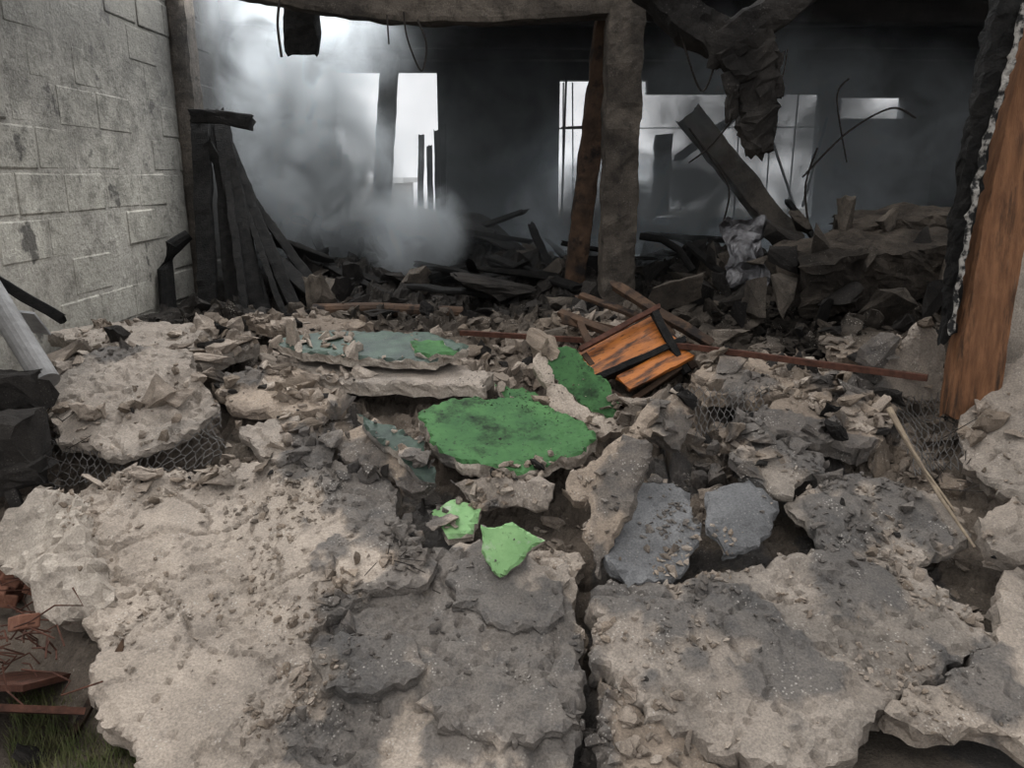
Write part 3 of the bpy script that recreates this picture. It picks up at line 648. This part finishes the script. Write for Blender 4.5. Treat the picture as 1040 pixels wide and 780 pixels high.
for _ in range(9):
    a=G0(U(-10,45),U(585,650),U(.1,.22)); w.box(a,.12,.07,.05,Euler((U(0,1),U(0,1),U(0,3))).to_matrix())
w.obj('broken_brick_pieces',m_brick,bevel=.006)
random.seed(11)
for k,(px,py,s) in enumerate([(75,655,.09),(60,612,.08),(110,690,.05),(30,770,.06),(50,560,.1)]):
    boulder('loose_stone',G0(px,py,.04),(s,s*.8,s*.6),(U(0,1),U(0,1),U(0,3)),m_conc_dark if k%2 else m_dirt,40+k)
w=MB()
for _ in range(2600):
    px=U(10,170); py=U(705,800); a=G0(px,py,.01); h=U(.02,.07); d=Vector((U(-.03,.03),U(-.03,.03),h)); s=Vector((U(-1,1),U(-1,1),0)).normalized()*.002
    w.add([a-s,a+s,a+d],[(0,1,2)])
w.obj('grass_tuft',m_grass)
# ---------------------------------------------------------------- outdoors
w=MB(); w.box((0,10,-.03),60,60,.04); w.obj('ground',m_soil)
w=MB()
w.box((-5,17,.8),5.5,3,1.6); w.box((-5,17,1.65),5.9,3.4,.1)
w.obj('neighbouring_house',m_out)
w=MB(); w.box((4,14.5,.55),14,.2,1.1); w.box((4,14.5,1.13),14.1,.3,.06); w.obj('yard_wall',m_out)
# ---------------------------------------------------------------- smoke (real volume in the room)
m=bpy.data.materials.new('smoke'); m.use_nodes=True; t=m.node_tree; n=t.nodes; l=t.links; n.remove(n['Principled BSDF'])
out=n['Material Output']; vp=n.new('ShaderNodeVolumePrincipled'); vp.inputs['Color'].default_value=(.90,.95,.98,1); vp.inputs['Anisotropy'].default_value=.1
l.new(vp.outputs[0],out.inputs['Volume'])
pos=n.new('ShaderNodeNewGeometry').outputs['Position']
nz=noiset(n,l,1.9,7,.64,pos,1.2)
def blob(c,rad):
    mp=n.new('ShaderNodeMapping'); mp.vector_type='POINT'; mp.inputs['Scale'].default_value=[1/r for r in rad]; mp.inputs['Location'].default_value=[-a/b for a,b in zip(c,rad)]
    l.new(pos,mp.inputs['Vector']); ln=n.new('ShaderNodeVectorMath'); ln.operation='LENGTH'; l.new(mp.outputs[0],ln.inputs[0])
    return ramp(n,l,ln.outputs['Value'],1.0,.2)
tot=None
for c,rad,k in [((-1.75,6.9,1.9),(.75,.8,1.4),7.0),((-.80,6.6,1.25),(.5,.5,.5),12.0),((-1.2,6.8,1.7),(.6,.6,.7),3.5),((-1.5,7.0,3.0),(1.3,1.0,.7),1.2),((1.4,7.6,1.4),(1.5,1.0,.6),7.0),((.2,8.5,2.4),(2.4,1.5,.9),.3),((2.8,7.8,2.1),(1.9,1.4,1.0),2.6),((1.9,7.2,2.5),(1.1,.8,.7),2.6),((1.3,9.3,1.6),(1.0,.8,.6),2.5)]:
    b=math_(n,l,'MULTIPLY',blob(c,rad),k); tot=b if tot is None else math_(n,l,'ADD',tot,b)
dens=math_(n,l,'MULTIPLY',tot,ramp(n,l,nz,.43,.66,.02,1.7)); dens=math_(n,l,'ADD',dens,.04)
l.new(dens,vp.inputs['Density'])
w=MB(); w.box((1.4,8.2,1.95),7.7,4.2,2.5); w.obj('smoke',m)
# ---------------------------------------------------------------- light
wd=bpy.data.worlds.new('overcast_sky'); sc.world=wd; wd.use_nodes=True; bg=wd.node_tree.nodes['Background']
bg.inputs[0].default_value=(.97,.98,1.0,1); bg.inputs[1].default_value=1.12
def sun(name,e,ang,rot,col):
    sd=bpy.data.lights.new(name,'SUN'); sd.energy=e; sd.angle=math.radians(ang); sd.color=col
    so=bpy.data.objects.new(name,sd); so.rotation_euler=rot; sc.collection.objects.link(so)
sun('hazy_sun',.95,35,(math.radians(14),math.radians(-20),0),(1,.96,.91))
def area(name,loc,tgt,sx,sy,e,col):
    a=bpy.data.lights.new(name,'AREA'); a.shape='RECTANGLE'; a.size=sx; a.size_y=sy; a.energy=e; a.color=col
    o=bpy.data.objects.new(name,a); o.location=loc; o.rotation_euler=(Vector(tgt)-Vector(loc)).to_track_quat('-Z','Y').to_euler(); sc.collection.objects.link(o)
area('roof_opening_smoke_fill',(-1.6,6.8,5.0),(-1.5,6.9,1.3),1.6,1.6,330,(.96,.98,1))  # added lamp above the roof opening, brightens the left smoke plume
area('rear_smoke_fill',(-1.6,11.6,4.2),(-1.2,8.0,1.4),2.2,1.2,320,(.94,.97,1))  # added lamp out of view behind the back wall, brightens the left smoke
area('rear_smoke_fill',(2.4,11.6,4.2),(1.8,8.0,1.3),3.6,1.2,1900,(.86,.93,1))  # stronger added lamp of the same kind, lifts the haze on the right
